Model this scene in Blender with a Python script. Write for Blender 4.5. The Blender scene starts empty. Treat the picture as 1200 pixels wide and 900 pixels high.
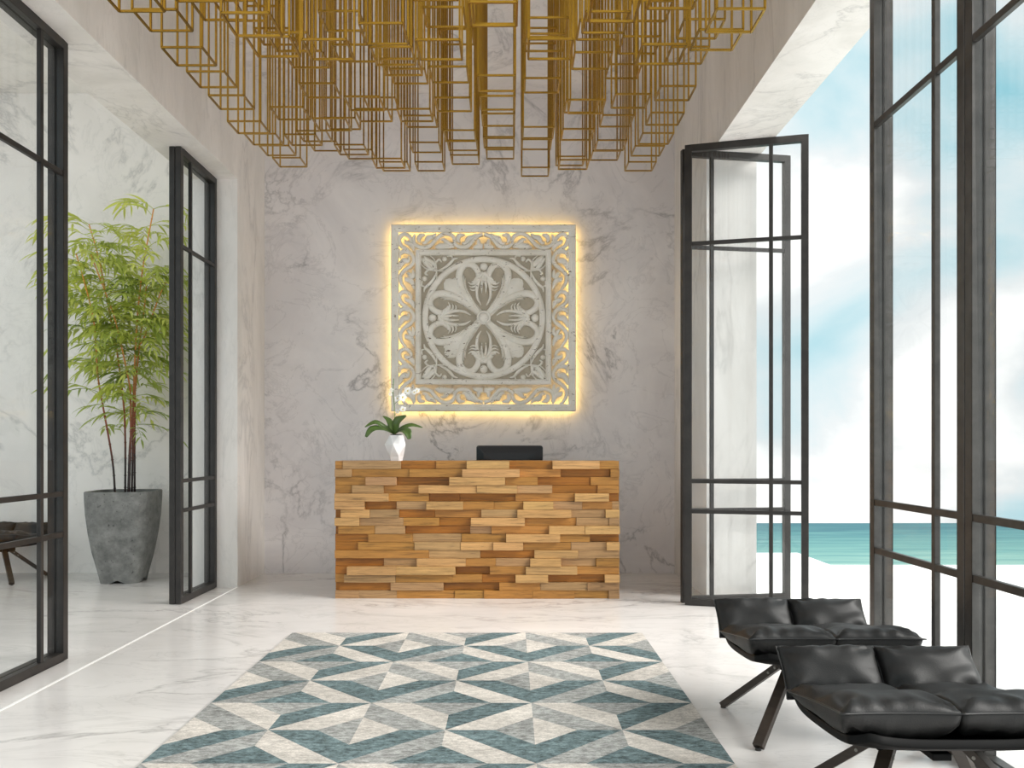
import bpy, math, random
from mathutils import Vector, Matrix, noise
R = math.radians
sc = bpy.context.scene
col = sc.collection
F, VX, VY, H = 1000.0, 597.0, 522.0, 1.25

def at(px, py, Y):
    return Vector(((px-VX)*Y/F, Y, H+(VY-py)*Y/F))

# ------------------------------------------------------------------ materials
def newmat(name):
    m = bpy.data.materials.new(name); m.use_nodes = True
    nt = m.node_tree; nt.nodes.clear()
    out = nt.nodes.new('ShaderNodeOutputMaterial')
    b = nt.nodes.new('ShaderNodeBsdfPrincipled')
    nt.links.new(b.outputs[0], out.inputs[0])
    return m, nt, b, out

def N(nt, t, **kw):
    n = nt.nodes.new(t)
    for k, v in kw.items():
        setattr(n, k, v)
    return n

def setin(n, **kw):
    for k, v in kw.items():
        n.inputs[k.replace('_', ' ')].default_value = v

def ramp(nt, src, stops):
    r = N(nt, 'ShaderNodeValToRGB')
    while len(r.color_ramp.elements) < len(stops):
        r.color_ramp.elements.new(0.5)
    for e, (p, c) in zip(r.color_ramp.elements, stops):
        e.position = p; e.color = (c[0], c[1], c[2], 1) if not isinstance(c, (int, float)) else (c, c, c, 1)
    nt.links.new(src, r.inputs[0])
    return r

def srgb(r, g, b):
    f = lambda c: (c/255/12.92) if c/255 <= .04045 else ((c/255+.055)/1.055)**2.4
    return (f(r), f(g), f(b))

def mix(nt, fac, a, b, mode='MIX'):
    m = N(nt, 'ShaderNodeMix', data_type='RGBA', blend_type=mode)
    for i, v in ((0, fac), (6, a), (7, b)):
        if isinstance(v, bpy.types.NodeSocket): nt.links.new(v, m.inputs[i])
        elif isinstance(v, (int, float)): m.inputs[i].default_value = v
        else: m.inputs[i].default_value = (v[0], v[1], v[2], 1)
    return m.outputs[2]

def simple(name, c, rough=.5, metal=0.0, var=.15, vscale=12, bump=0, bscale=60, coat=0, spec=.5, stretch=None):
    m, nt, b, out = newmat(name)
    tc = N(nt, 'ShaderNodeTexCoord'); src = tc.outputs['Object']
    if stretch:
        mp = N(nt, 'ShaderNodeMapping'); mp.inputs['Scale'].default_value = stretch
        nt.links.new(src, mp.inputs[0]); src = mp.outputs[0]
    no = N(nt, 'ShaderNodeTexNoise'); setin(no, Scale=vscale, Detail=6, Roughness=.6)
    nt.links.new(src, no.inputs['Vector'])
    lo = tuple(x*(1-var) for x in c); hi = tuple(min(1, x*(1+var)) for x in c)
    rp = ramp(nt, no.outputs[0], [(.3, lo), (.7, hi)])
    nt.links.new(rp.outputs[0], b.inputs['Base Color'])
    b.inputs['Roughness'].default_value = rough; b.inputs['Metallic'].default_value = metal
    b.inputs['Specular IOR Level'].default_value = spec
    if coat: b.inputs['Coat Weight'].default_value = coat; b.inputs['Coat Roughness'].default_value = .08
    if bump:
        n2 = N(nt, 'ShaderNodeTexNoise'); setin(n2, Scale=bscale, Detail=5)
        nt.links.new(src, n2.inputs['Vector'])
        bp = N(nt, 'ShaderNodeBump'); bp.inputs['Strength'].default_value = bump; bp.inputs['Distance'].default_value = .01
        nt.links.new(n2.outputs[0], bp.inputs['Height']); nt.links.new(bp.outputs[0], b.inputs['Normal'])
    return m

def marble(name, base, cloud, vein, scale=1.0, rough=.25, spec=.5, off=(0, 0, 0), stretch=(1, 1, 1), veinamt=.8):
    m, nt, b, out = newmat(name)
    tc = N(nt, 'ShaderNodeTexCoord')
    mp = N(nt, 'ShaderNodeMapping'); mp.inputs['Location'].default_value = off; mp.inputs['Scale'].default_value = stretch
    nt.links.new(tc.outputs['Object'], mp.inputs[0]); src = mp.outputs[0]
    # soft clouds
    n1 = N(nt, 'ShaderNodeTexNoise'); setin(n1, Scale=.9*scale, Detail=8, Roughness=.62, Distortion=.8)
    nt.links.new(src, n1.inputs['Vector'])
    c1 = ramp(nt, n1.outputs[0], [(.38, cloud), (.62, base)])
    # veins: thin ridge of a distorted noise, masked
    def veins(sc_, det, dist, w, loc):
        mpp = N(nt, 'ShaderNodeMapping'); mpp.inputs['Location'].default_value = loc
        mpp.inputs['Rotation'].default_value = (.3, .5, .7)
        nt.links.new(src, mpp.inputs[0])
        n = N(nt, 'ShaderNodeTexNoise'); setin(n, Scale=sc_*scale, Detail=det, Roughness=.62, Distortion=dist)
        nt.links.new(mpp.outputs[0], n.inputs['Vector'])
        s = N(nt, 'ShaderNodeMath', operation='SUBTRACT'); nt.links.new(n.outputs[0], s.inputs[0]); s.inputs[1].default_value = .5
        a = N(nt, 'ShaderNodeMath', operation='ABSOLUTE'); nt.links.new(s.outputs[0], a.inputs[0])
        return ramp(nt, a.outputs[0], [(0, 1.0), (w*.22, .55), (w, 0.0)]).outputs[0]
    v1 = veins(.65, 9, .8, .024, (3, 7, 1))
    v2 = veins(1.5, 9, 1.2, .018, (11, 2, 5))
    nm = N(nt, 'ShaderNodeTexNoise'); setin(nm, Scale=1.1*scale, Detail=3); nt.links.new(src, nm.inputs['Vector'])
    mk = ramp(nt, nm.outputs[0], [(.40, 0.0), (.60, 1.0)])
    v1m = N(nt, 'ShaderNodeMath', operation='MULTIPLY'); nt.links.new(v1, v1m.inputs[0]); nt.links.new(mk.outputs[0], v1m.inputs[1])
    v2m = N(nt, 'ShaderNodeMath', operation='MULTIPLY'); nt.links.new(v2, v2m.inputs[0]); v2m.inputs[1].default_value = .3
    mx = N(nt, 'ShaderNodeMath', operation='MAXIMUM'); nt.links.new(v1m.outputs[0], mx.inputs[0]); nt.links.new(v2m.outputs[0], mx.inputs[1])
    ma = N(nt, 'ShaderNodeMath', operation='MULTIPLY'); nt.links.new(mx.outputs[0], ma.inputs[0]); ma.inputs[1].default_value = veinamt
    c2 = mix(nt, ma.outputs[0], c1.outputs[0], vein)
    # tiny pits
    n3 = N(nt, 'ShaderNodeTexNoise'); setin(n3, Scale=22*scale, Detail=4, Roughness=.7); nt.links.new(src, n3.inputs['Vector'])
    n4 = N(nt, 'ShaderNodeTexNoise'); setin(n4, Scale=1.7*scale, Detail=2); nt.links.new(src, n4.inputs['Vector'])
    p = ramp(nt, n3.outputs[0], [(.66, 0.0), (.72, 1.0)]); q = ramp(nt, n4.outputs[0], [(.6, 0.0), (.68, .55)])
    pm = N(nt, 'ShaderNodeMath', operation='MULTIPLY'); nt.links.new(p.outputs[0], pm.inputs[0]); nt.links.new(q.outputs[0], pm.inputs[1])
    c3 = mix(nt, pm.outputs[0], c2, vein)
    nt.links.new(c3, b.inputs['Base Color'])
    b.inputs['Roughness'].default_value = rough; b.inputs['Specular IOR Level'].default_value = spec
    return m

M = {}
M['wall'] = marble('marble_wall', srgb(236, 231, 230), srgb(222, 217, 217), srgb(132, 128, 129), 1.25, .42, .35, veinamt=.72)
M['beam'] = marble('marble_beam', srgb(241, 236, 232), srgb(226, 221, 216), srgb(150, 146, 144), 1.3, .45, .35, (4, 1, 2), (1.6, 1.6, .5), .38)
M['court'] = marble('marble_court', srgb(248, 242, 237), srgb(239, 233, 228), srgb(165, 162, 160), 1.0, .45, .3, (9, 4, 2), veinamt=.5)
M['floor'] = marble('marble_floor', srgb(226, 222, 219), srgb(213, 209, 206), srgb(140, 136, 134), .9, .2, .45, (2, 8, 0), (.8, 1.7, 1), veinamt=.6)
M['terrace'] = simple('terrace_stone', (.92, .92, .91), .6, var=.02, vscale=2)
M['strip'] = simple('white_floor_line', (.96, .95, .93), .35, var=.02)
M['metal'] = simple('dark_steel', (.022, .019, .017), .45, .1, .4, 9, spec=.45)
M['steel'] = simple('weathered_steel', (.046, .043, .039), .42, .25, .4, 14, spec=.75)
M['gold'] = simple('brass_wire', (.45, .265, .038), .27, 1.0, .1, 5)
M['ledwarm'] = None
M['leather'] = simple('charcoal_leather', (.014, .0137, .0133), .47, 0, .3, 5, bump=.12, bscale=260, spec=.32)
M['piping'] = simple('leather_piping', (.015, .015, .015), .4, 0, .1)
M['shell'] = simple('black_shell', (.004, .004, .004), .5, 0, .1, spec=.1)
M['legwood'] = simple('dark_oak_leg', (.036, .026, .019), .45, 0, .3, 9, stretch=(1, 1, 8))
M['bolt'] = simple('bolt_steel', (.25, .24, .22), .35, .8)
M['white'] = simple('white_ceramic', (.86, .86, .87), .3, 0, .02)
M['soil'] = simple('soil', (.02, .014, .01), .9, var=.5, vscale=40, bump=.8, bscale=50)
M['screen'] = simple('black_gloss_plastic', (.010, .010, .0105), .22, 0, .05, spec=.3)
M['plastic'] = simple('black_matt_plastic', (.02, .02, .02), .5)
M['corewood'] = simple('teak_core', srgb(160, 112, 58), .45, 0, .25, 6, stretch=(1, 6, 14))

def concrete():
    m, nt, b, out = newmat('weathered_concrete')
    tc = N(nt, 'ShaderNodeTexCoord')
    a = N(nt, 'ShaderNodeTexNoise'); setin(a, Scale=9, Detail=8, Roughness=.7); nt.links.new(tc.outputs['Object'], a.inputs['Vector'])
    c = ramp(nt, a.outputs[0], [(.3, srgb(92, 92, 90)), (.5, srgb(122, 122, 119)), (.72, srgb(148, 148, 144))])
    p = N(nt, 'ShaderNodeTexNoise'); setin(p, Scale=42, Detail=3); nt.links.new(tc.outputs['Object'], p.inputs['Vector'])
    pr = ramp(nt, p.outputs[0], [(.66, 0.0), (.71, .75)])
    nt.links.new(mix(nt, pr.outputs[0], c.outputs[0], srgb(50, 50, 48)), b.inputs['Base Color'])
    b.inputs['Roughness'].default_value = .7
    bp = N(nt, 'ShaderNodeBump'); bp.inputs['Strength'].default_value = .5; bp.inputs['Distance'].default_value = .01
    inv = N(nt, 'ShaderNodeMath', operation='SUBTRACT'); nt.links.new(a.outputs[0], inv.inputs[0]); nt.links.new(pr.outputs[0], inv.inputs[1])
    nt.links.new(inv.outputs[0], bp.inputs['Height']); nt.links.new(bp.outputs[0], b.inputs['Normal'])
    return m
M['concrete'] = concrete()

def glassmat():
    m = bpy.data.materials.new('clear_glass'); m.use_nodes = True; nt = m.node_tree; nt.nodes.clear()
    out = N(nt, 'ShaderNodeOutputMaterial'); t = N(nt, 'ShaderNodeBsdfTransparent'); t.inputs[0].default_value = (.97, .975, .975, 1)
    g = N(nt, 'ShaderNodeBsdfGlossy'); g.inputs['Roughness'].default_value = 0.0; g.inputs[0].default_value = (.95, .97, .98, 1)
    lw = N(nt, 'ShaderNodeLayerWeight'); lw.inputs[0].default_value = .5
    p = N(nt, 'ShaderNodeMath', operation='POWER'); nt.links.new(lw.outputs['Facing'], p.inputs[0]); p.inputs[1].default_value = 5
    a = N(nt, 'ShaderNodeMath', operation='MULTIPLY_ADD'); nt.links.new(p.outputs[0], a.inputs[0]); a.inputs[1].default_value = .30; a.inputs[2].default_value = .018
    mx = N(nt, 'ShaderNodeMixShader'); nt.links.new(a.outputs[0], mx.inputs[0]); nt.links.new(t.outputs[0], mx.inputs[1]); nt.links.new(g.outputs[0], mx.inputs[2])
    nt.links.new(mx.outputs[0], out.inputs[0])
    return m
M['glass'] = glassmat()

def emit(name, c, s):
    m = bpy.data.materials.new(name); m.use_nodes = True; nt = m.node_tree; nt.nodes.clear()
    out = N(nt, 'ShaderNodeOutputMaterial'); e = N(nt, 'ShaderNodeEmission'); e.inputs[0].default_value = (*c, 1); e.inputs[1].default_value = s
    nt.links.new(e.outputs[0], out.inputs[0]); return m
M['ledwarm'] = emit('warm_led', (1.0, .66, .18), 9.0)

def plankmat():
    m, nt, b, out = newmat('teak_planks')
    at_ = N(nt, 'ShaderNodeAttribute', attribute_name='Col')
    tc = N(nt, 'ShaderNodeTexCoord')
    ad = N(nt, 'ShaderNodeVectorMath', operation='MULTIPLY_ADD')
    nt.links.new(at_.outputs['Color'], ad.inputs[0]); ad.inputs[1].default_value = (9, 0, 23); nt.links.new(tc.outputs['Object'], ad.inputs[2])
    mp = N(nt, 'ShaderNodeMapping'); mp.inputs['Scale'].default_value = (1.6, 6, 26); nt.links.new(ad.outputs[0], mp.inputs[0])
    n1 = N(nt, 'ShaderNodeTexNoise'); setin(n1, Scale=2.2, Detail=8, Roughness=.65, Distortion=.6); nt.links.new(mp.outputs[0], n1.inputs['Vector'])
    r1 = ramp(nt, n1.outputs[0], [(.30, .42), (.46, .88), (.68, 1.2)])
    n2 = N(nt, 'ShaderNodeTexNoise'); setin(n2, Scale=5, Detail=6, Roughness=.75, Distortion=.3); nt.links.new(mp.outputs[0], n2.inputs['Vector'])
    r2 = ramp(nt, n2.outputs[0], [(.33, .45), (.42, 1.0)])
    c = mix(nt, 1.0, at_.outputs['Color'], r1.outputs[0], 'MULTIPLY')
    c = mix(nt, .8, c, r2.outputs[0], 'MULTIPLY')
    nt.links.new(c, b.inputs['Base Color']); b.inputs['Roughness'].default_value = .42; b.inputs['Specular IOR Level'].default_value = .4
    bp = N(nt, 'ShaderNodeBump'); bp.inputs['Strength'].default_value = .15; bp.inputs['Distance'].default_value = .004
    nt.links.new(n1.outputs[0], bp.inputs['Height']); nt.links.new(bp.outputs[0], b.inputs['Normal'])
    return m
M['plank'] = plankmat()

def rugmat():
    m, nt, b, out = newmat('mottled_rug_pile')
    at_ = N(nt, 'ShaderNodeAttribute', attribute_name='Col')
    tc = N(nt, 'ShaderNodeTexCoord')
    mp = N(nt, 'ShaderNodeMapping'); mp.inputs['Scale'].default_value = (1, 1.9, 1); nt.links.new(tc.outputs['Object'], mp.inputs[0])
    n1 = N(nt, 'ShaderNodeTexNoise'); setin(n1, Scale=26, Detail=6, Roughness=.75); nt.links.new(mp.outputs[0], n1.inputs['Vector'])
    n2 = N(nt, 'ShaderNodeTexNoise'); setin(n2, Scale=110, Detail=3, Roughness=.8); nt.links.new(mp.outputs[0], n2.inputs['Vector'])
    n3 = N(nt, 'ShaderNodeTexNoise'); setin(n3, Scale=2.3, Detail=4); nt.links.new(mp.outputs[0], n3.inputs['Vector'])
    r1 = ramp(nt, n1.outputs[0], [(.38, .42), (.62, 1.45)]); r2 = ramp(nt, n2.outputs[0], [(.35, .72), (.65, 1.25)]); r3 = ramp(nt, n3.outputs[0], [(.3, .85), (.7, 1.12)])
    # how strongly a patch is mottled: the blue yarn more than the cream yarn
    am = N(nt, 'ShaderNodeSeparateColor'); nt.links.new(at_.outputs['Color'], am.inputs[0])
    ma = N(nt, 'ShaderNodeMapRange'); nt.links.new(am.outputs[0], ma.inputs[0])
    ma.inputs[1].default_value = .1; ma.inputs[2].default_value = .6; ma.inputs[3].default_value = 1.0; ma.inputs[4].default_value = .35
    c = mix(nt, ma.outputs[0], at_.outputs['Color'], mix(nt, 1.0, at_.outputs['Color'], r1.outputs[0], 'MULTIPLY'))
    c = mix(nt, .8, c, r2.outputs[0], 'MULTIPLY'); c = mix(nt, 1.0, c, r3.outputs[0], 'MULTIPLY')
    nt.links.new(c, b.inputs['Base Color']); b.inputs['Roughness'].default_value = .95; b.inputs['Specular IOR Level'].default_value = .1
    bp = N(nt, 'ShaderNodeBump'); bp.inputs['Strength'].default_value = .5; bp.inputs['Distance'].default_value = .004
    nt.links.new(n2.outputs[0], bp.inputs['Height']); nt.links.new(bp.outputs[0], b.inputs['Normal'])
    return m
M['rug'] = rugmat()

def chalkmat():
    m, nt, b, out = newmat('distressed_white_paint')
    tc = N(nt, 'ShaderNodeTexCoord')
    mp = N(nt, 'ShaderNodeMapping'); mp.inputs['Scale'].default_value = (.55, 1, 1.6); nt.links.new(tc.outputs['Object'], mp.inputs[0])
    n1 = N(nt, 'ShaderNodeTexNoise'); setin(n1, Scale=24, Detail=6, Roughness=.72, Distortion=1.0); nt.links.new(mp.outputs[0], n1.inputs['Vector'])
    r1 = ramp(nt, n1.outputs[0], [(.355, 1.0), (.385, 0.0)])
    n2 = N(nt, 'ShaderNodeTexNoise'); setin(n2, Scale=7, Detail=5); nt.links.new(tc.outputs['Object'], n2.inputs['Vector'])
    c = ramp(nt, n2.outputs[0], [(.3, srgb(232, 227, 215)), (.7, srgb(248, 244, 235))])
    nt.links.new(mix(nt, r1.outputs[0], c.outputs[0], srgb(105, 82, 58)), b.inputs['Base Color'])
    b.inputs['Roughness'].default_value = .6
    return m
M['chalk'] = chalkmat()
M['board'] = simple('greige_board', srgb(184, 174, 156), .8, 0, .12, 8)

def leafmat():
    m, nt, b, out = newmat('bamboo_leaf')
    at_ = N(nt, 'ShaderNodeAttribute', attribute_name='Col')
    nt.links.new(at_.outputs['Color'], b.inputs['Base Color']); b.inputs['Roughness'].default_value = .45
    tr = N(nt, 'ShaderNodeBsdfTranslucent'); nt.links.new(at_.outputs['Color'], tr.inputs[0])
    mx = N(nt, 'ShaderNodeMixShader'); mx.inputs[0].default_value = .5
    nt.links.new(b.outputs[0], mx.inputs[1]); nt.links.new(tr.outputs[0], mx.inputs[2]); nt.links.new(mx.outputs[0], out.inputs[0])
    return m
M['leaf'] = leafmat()

def canemat():
    m, nt, b, out = newmat('bamboo_cane')
    at_ = N(nt, 'ShaderNodeAttribute', attribute_name='Col')
    nt.links.new(at_.outputs['Color'], b.inputs['Base Color']); b.inputs['Roughness'].default_value = .35
    return m
M['cane'] = canemat()
M['orchleaf'] = simple('orchid_leaf', srgb(80, 104, 50), .35, 0, .3, 9, stretch=(1, 1, 1))
M['orchstem'] = simple('orchid_stem', srgb(120, 150, 90), .5)
M['petal'] = simple('orchid_petal', (.97, .97, .95), .5, 0, .03)
M['yellow'] = simple('orchid_lip', (.75, .6, .05), .5)

def seamat():
    m, nt, b, out = newmat('sea_water')
    tc = N(nt, 'ShaderNodeTexCoord')
    mp = N(nt, 'ShaderNodeMapping'); mp.inputs['Scale'].default_value = (.02, .22, 1); nt.links.new(tc.outputs['Object'], mp.inputs[0])
    n1 = N(nt, 'ShaderNodeTexNoise'); setin(n1, Scale=1.6, Detail=9, Roughness=.62); nt.links.new(mp.outputs[0], n1.inputs['Vector'])
    sx = N(nt, 'ShaderNodeSeparateXYZ'); nt.links.new(tc.outputs['Object'], sx.inputs[0])
    mr = N(nt, 'ShaderNodeMapRange'); nt.links.new(sx.outputs['Y'], mr.inputs[0])
    mr.inputs[1].default_value = 135; mr.inputs[2].default_value = 215
    ad = N(nt, 'ShaderNodeMath', operation='MULTIPLY_ADD'); nt.links.new(n1.outputs[0], ad.inputs[0]); ad.inputs[1].default_value = 1.3
    mr.inputs[3].default_value = -.35; mr.inputs[4].default_value = .4
    nt.links.new(mr.outputs[0], ad.inputs[2])
    c = ramp(nt, ad.outputs[0], [(.35, srgb(126, 164, 156)), (.55, srgb(98, 146, 143)), (.85, srgb(72, 124, 128)), (1.0, srgb(54, 104, 114))])
    nt.links.new(c.outputs[0], b.inputs['Base Color']); b.inputs['Roughness'].default_value = .6; b.inputs['Specular IOR Level'].default_value = .15
    return m
M['sea'] = seamat()

# ------------------------------------------------------------------ mesh builder
class MB:
    def __init__(s, o=(0, 0, 0)):
        s.v = []; s.f = []; s.c = []; s.o = Vector(o); s.cur = None
    def add(s, vs, fs, c=None):
        n = len(s.v); s.v += [Vector(p)-s.o for p in vs]
        for f in fs:
            s.f.append(tuple(i+n for i in f)); s.c.append(c if c is not None else s.cur)
    def box(s, x0, x1, y0, y1, z0, z1, c=None):
        vs = [(x0,y0,z0),(x1,y0,z0),(x1,y1,z0),(x0,y1,z0),(x0,y0,z1),(x1,y0,z1),(x1,y1,z1),(x0,y1,z1)]
        s.add(vs, [(0,3,2,1),(4,5,6,7),(0,1,5,4),(1,2,6,5),(2,3,7,6),(3,0,4,7)], c)
    def bar(s, p, q, w, h, up=(0, 0, 1), c=None):
        p = Vector(p); q = Vector(q); d = (q-p).normalized(); u = Vector(up)
        a = d.cross(u)
        if a.length < 1e-4: a = d.cross(Vector((1, 0, 0)))
        a.normalize(); b = a.cross(d).normalized()
        vs = []
        for e in (p, q):
            for sa, sb in ((-1,-1),(1,-1),(1,1),(-1,1)):
                vs.append(e+a*sa*w/2+b*sb*h/2)
        s.add(vs, [(3,2,1,0),(4,5,6,7),(0,1,5,4),(1,2,6,5),(2,3,7,6),(3,0,4,7)], c)
    def tube(s, pts, rad, n=8, c=None, cols=None):
        pts = [Vector(p) for p in pts]
        if isinstance(rad, (int, float)): rad = [rad]*len(pts)
        base = len(s.v); prev = None
        for i, p in enumerate(pts):
            d = (pts[min(i+1, len(pts)-1)]-pts[max(i-1, 0)]).normalized()
            if prev is None:
                a = d.cross(Vector((0, 0, 1)))
                if a.length < 1e-3: a = d.cross(Vector((1, 0, 0)))
            else: a = prev-d*prev.dot(d)
            a.normalize(); prev = a; b = d.cross(a)
            for k in range(n):
                t = 2*math.pi*k/n
                s.v.append(p+(a*math.cos(t)+b*math.sin(t))*rad[i]-s.o)
        for i in range(len(pts)-1):
            cc = cols[i] if cols else (c or s.cur)
            for k in range(n):
                s.f.append((base+i*n+k, base+i*n+(k+1) % n, base+(i+1)*n+(k+1) % n, base+(i+1)*n+k)); s.c.append(cc)
        s.f.append(tuple(base+k for k in range(n))[::-1]); s.c.append(cols[0] if cols else (c or s.cur))
        e = base+(len(pts)-1)*n
        s.f.append(tuple(e+k for k in range(n))); s.c.append(cols[-1] if cols else (c or s.cur))
    def lathe(s, prof, cx, cy, n=32, c=None):
        base = len(s.v)
        for r, z in prof:
            for k in range(n):
                t = 2*math.pi*k/n; s.v.append(Vector((cx+r*math.cos(t), cy+r*math.sin(t), z))-s.o)
        for i in range(len(prof)-1):
            for k in range(n):
                s.f.append((base+i*n+k, base+i*n+(k+1) % n, base+(i+1)*n+(k+1) % n, base+(i+1)*n+k)); s.c.append(c)
    def sphere(s, ctr, r, n=12, m=8, sq=(1, 1, 1)):
        ctr = Vector(ctr); base = len(s.v)
        for i in range(m+1):
            ph = math.pi*i/m
            for k in range(n):
                t = 2*math.pi*k/n
                s.v.append(ctr+Vector((r*sq[0]*math.sin(ph)*math.cos(t), r*sq[1]*math.sin(ph)*math.sin(t), r*sq[2]*math.cos(ph)))-s.o)
        for i in range(m):
            for k in range(n):
                s.f.append((base+i*n+k, base+(i+1)*n+k, base+(i+1)*n+(k+1) % n, base+i*n+(k+1) % n)); s.c.append(s.cur)
    def build(s, name, mat, parent=None, smooth=False, bevel=0, seg=2, sub=0, clean=True):
        me = bpy.data.meshes.new(name); me.from_pydata([tuple(v) for v in s.v], [], s.f)
        me.materials.append(mat)
        if any(c is not None for c in s.c):
            ca = me.color_attributes.new('Col', 'FLOAT_COLOR', 'CORNER')
            for p in me.polygons:
                c = s.c[p.index] or (1, 1, 1)
                for li in p.loop_indices: ca.data[li].color = (*c[:3], 1)
        me.validate(); me.update()
        if clean:
            import bmesh
            bm = bmesh.new(); bm.from_mesh(me); bmesh.ops.remove_doubles(bm, verts=bm.verts, dist=1e-6)
            bmesh.ops.recalc_face_normals(bm, faces=bm.faces); bm.to_mesh(me); bm.free()
        if smooth:
            for p in me.polygons: p.use_smooth = True
        o = bpy.data.objects.new(name, me); col.objects.link(o)
        if parent: o.parent = parent
        if bevel:
            b = o.modifiers.new('bevel', 'BEVEL'); b.width = bevel; b.segments = seg; b.limit_method = 'ANGLE'; b.angle_limit = R(40)
        if sub:
            u = o.modifiers.new('sub', 'SUBSURF'); u.levels = sub; u.render_levels = sub
        return o

def tag(o, label=None, cat=None, group=None, kind=None):
    if label: o['label'] = label
    if cat: o['category'] = cat
    if group: o['group'] = group
    if kind: o['kind'] = kind
    return o
def empty(name, loc, rz=0):
    o = bpy.data.objects.new(name, None); o.location = loc; o.rotation_euler = (0, 0, rz); o.empty_display_size = .1
    col.objects.link(o); return o
def copy_tree(o, parent=None):
    c = o.copy(); col.objects.link(c); c.parent = parent
    for ch in list(o.children): copy_tree(ch, c)
    return c
def catmull(pts, n=6):
    P = [Vector(p) for p in pts]; out = []
    for i in range(len(P)-1):
        p0 = P[max(i-1, 0)]; p1 = P[i]; p2 = P[i+1]; p3 = P[min(i+2, len(P)-1)]
        for k in range(n):
            t = k/n
            out.append(.5*((2*p1)+(p2-p0)*t+(2*p0-5*p1+4*p2-p3)*t*t+(3*p1-p0-3*p2+p3)*t*t*t))
    out.append(P[-1]); return out
def lerp_list(vals, m):
    out = []
    for i in range(m):
        t = i/(m-1)*(len(vals)-1); k = min(int(t), len(vals)-2); out.append(vals[k]+(vals[k+1]-vals[k])*(t-k))
    return out

# ------------------------------------------------------------------ room shell
BW, XL, XR, ZC, ZB = 8.36, -2.40, 1.617, 4.70, 3.60
XLo, XRo, YR = -2.81, 2.027, -.5
def st(name, mb, mat, label, cat=None, bevel=0):
    o = mb.build(name, mat, bevel=bevel); tag(o, label, cat, kind='structure'); return o
b = MB(); b.box(-9.5, XRo, -3, 8.36, -.25, 0); st('floor', b, M['floor'], 'polished white marble floor of the lobby and courtyard', 'floor')
b = MB(); b.box(XL, XRo, 8.36, 8.66, -.25, 5.0); st('wall_back', b, M['wall'], 'grey veined marble back wall behind the reception desk', 'wall')
b = MB(); b.box(-9.5, XL, 8.36, 8.66, -.25, 7.0); st('wall_courtyard', b, M['court'], 'bright white marble courtyard wall behind the tall potted bamboo', 'wall')
b = MB(); b.box(XLo, XL, 7.53, 8.36, 0, ZB); b.box(XLo, XL, YR, 8.36, ZB, ZC+.3); st('wall_left', b, M['beam'], 'cream marble left wall, a beam over the opening and a pier', 'wall')
b = MB(); b.box(XR, XRo, 7.0, 8.36, 0, ZB); b.box(XR, XRo, YR, 8.36, ZB, ZC+.3); st('wall_right', b, M['beam'], 'marble right wall, a beam over the sea opening and a pier', 'wall')
b = MB(); b.box(XL, XR, YR, 8.36, ZC, ZC+.3); st('ceiling', b, M['wall'], 'grey marble ceiling above the hanging brass wires', 'ceiling')
b = MB(); b.box(-9.5, XLo, 6.4, 8.36, ZC, ZC+.2); st('ceiling_courtyard', b, M['court'], 'pale ceiling of the side court with the bamboo', 'ceiling')
b = MB(); b.box(XL-.008, XL+.008, -3, 7.53, 0, .0015); st('trim_1', b, M['strip'], 'thin white line on the floor along the left opening', 'trim')  # thin near-white strip lying on the floor under the beam's inner edge
b = MB(); b.box(XRo, 40, -8, 8.93, -.35, 0); b.box(XRo, 3.357, 8.93, 9.94, -.35, 0)
o = b.build('terrace', M['terrace'], bevel=0); tag(o, 'white sunlit terrace paving outside the right opening', 'terrace', kind='structure')
b = MB(); b.box(-150, 500, 30, 219.8, -20.75, -18.75)
o = b.build('sea', M['sea']); tag(o, 'turquoise sea beyond the white terrace', 'sea', kind='stuff')

# ------------------------------------------------------------------ glazed leaves
def leaf(name, label, loc, rz, w, t, zt, mull, mat, double=True, cat='door', z0=.004):
    e = empty(name, loc, rz); tag(e, label, cat, kind='structure')
    sw = .052
    def ring(mb, y0, y1, i):
        mb.box(i, sw, y0, y1, z0+i, zt-i); mb.box(w-sw, w-i, y0, y1, z0+i, zt-i)
        mb.box(sw, w-sw, y0, y1, z0+i, sw); mb.box(sw, w-sw, y0, y1, zt-sw, zt-i)
    f = MB()
    if double:
        ring(f, -t/2, -.003, 0); ring(f, .003, t/2, 0); ring(f, -.003, .003, .006)
    else: ring(f, -t/2, t/2, 0)
    f.build('frame', mat, e, bevel=.002, seg=1)
    for m_ in mull:
        g = MB(); g.box(m_-.015, m_+.015, -t/2+.001, -t/2+.026, sw, zt-sw); g.build('glazing_bar', mat, e, bevel=.002, seg=1)
    for z in (.735, .97, 2.825):
        g = MB(); g.box(sw, w-sw, -t/2+.002, -t/2+.026, z-.015, z+.015); g.build('glazing_bar', mat, e, bevel=.002, seg=1)
    g = MB(); y = -t/2+.031; g.box(sw, w-sw, y-.003, y+.003, sw, zt-sw); g.build('glass_pane', M['glass'], e)
    return e
zt = ZB-.003
leaf('door_1', 'black steel glazed sliding door nearest the camera at the left edge', (-2.6245, 4.10, 0), R(90), .886, .093, zt, [.612], M['metal'])
leaf('door_2', 'narrow black steel glazed door leaf beside the potted bamboo', (-2.6245, 6.695, 0), R(90), .825, .093, zt, [.235], M['metal'])
leaf('door_3', 'front leaf of the folded steel glass door right of the desk', (1.37+.006, 6.667+.023, 0), -math.asin(.2632), .917, .046, zt, [.645], M['metal'], False)
leaf('door_4', 'rear leaf of the folded steel glass door right of the desk', (1.37-.004, 6.755+.024, 0), math.asin(.163), .92, .046, zt, [.25], M['metal'], False)
leaf('window_1', 'farther tall steel framed window behind the black lounge chairs', (1.787+.0465, 4.235, 0), R(-90), .88, .093, zt, [.632], M['steel'], cat='window')
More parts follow.
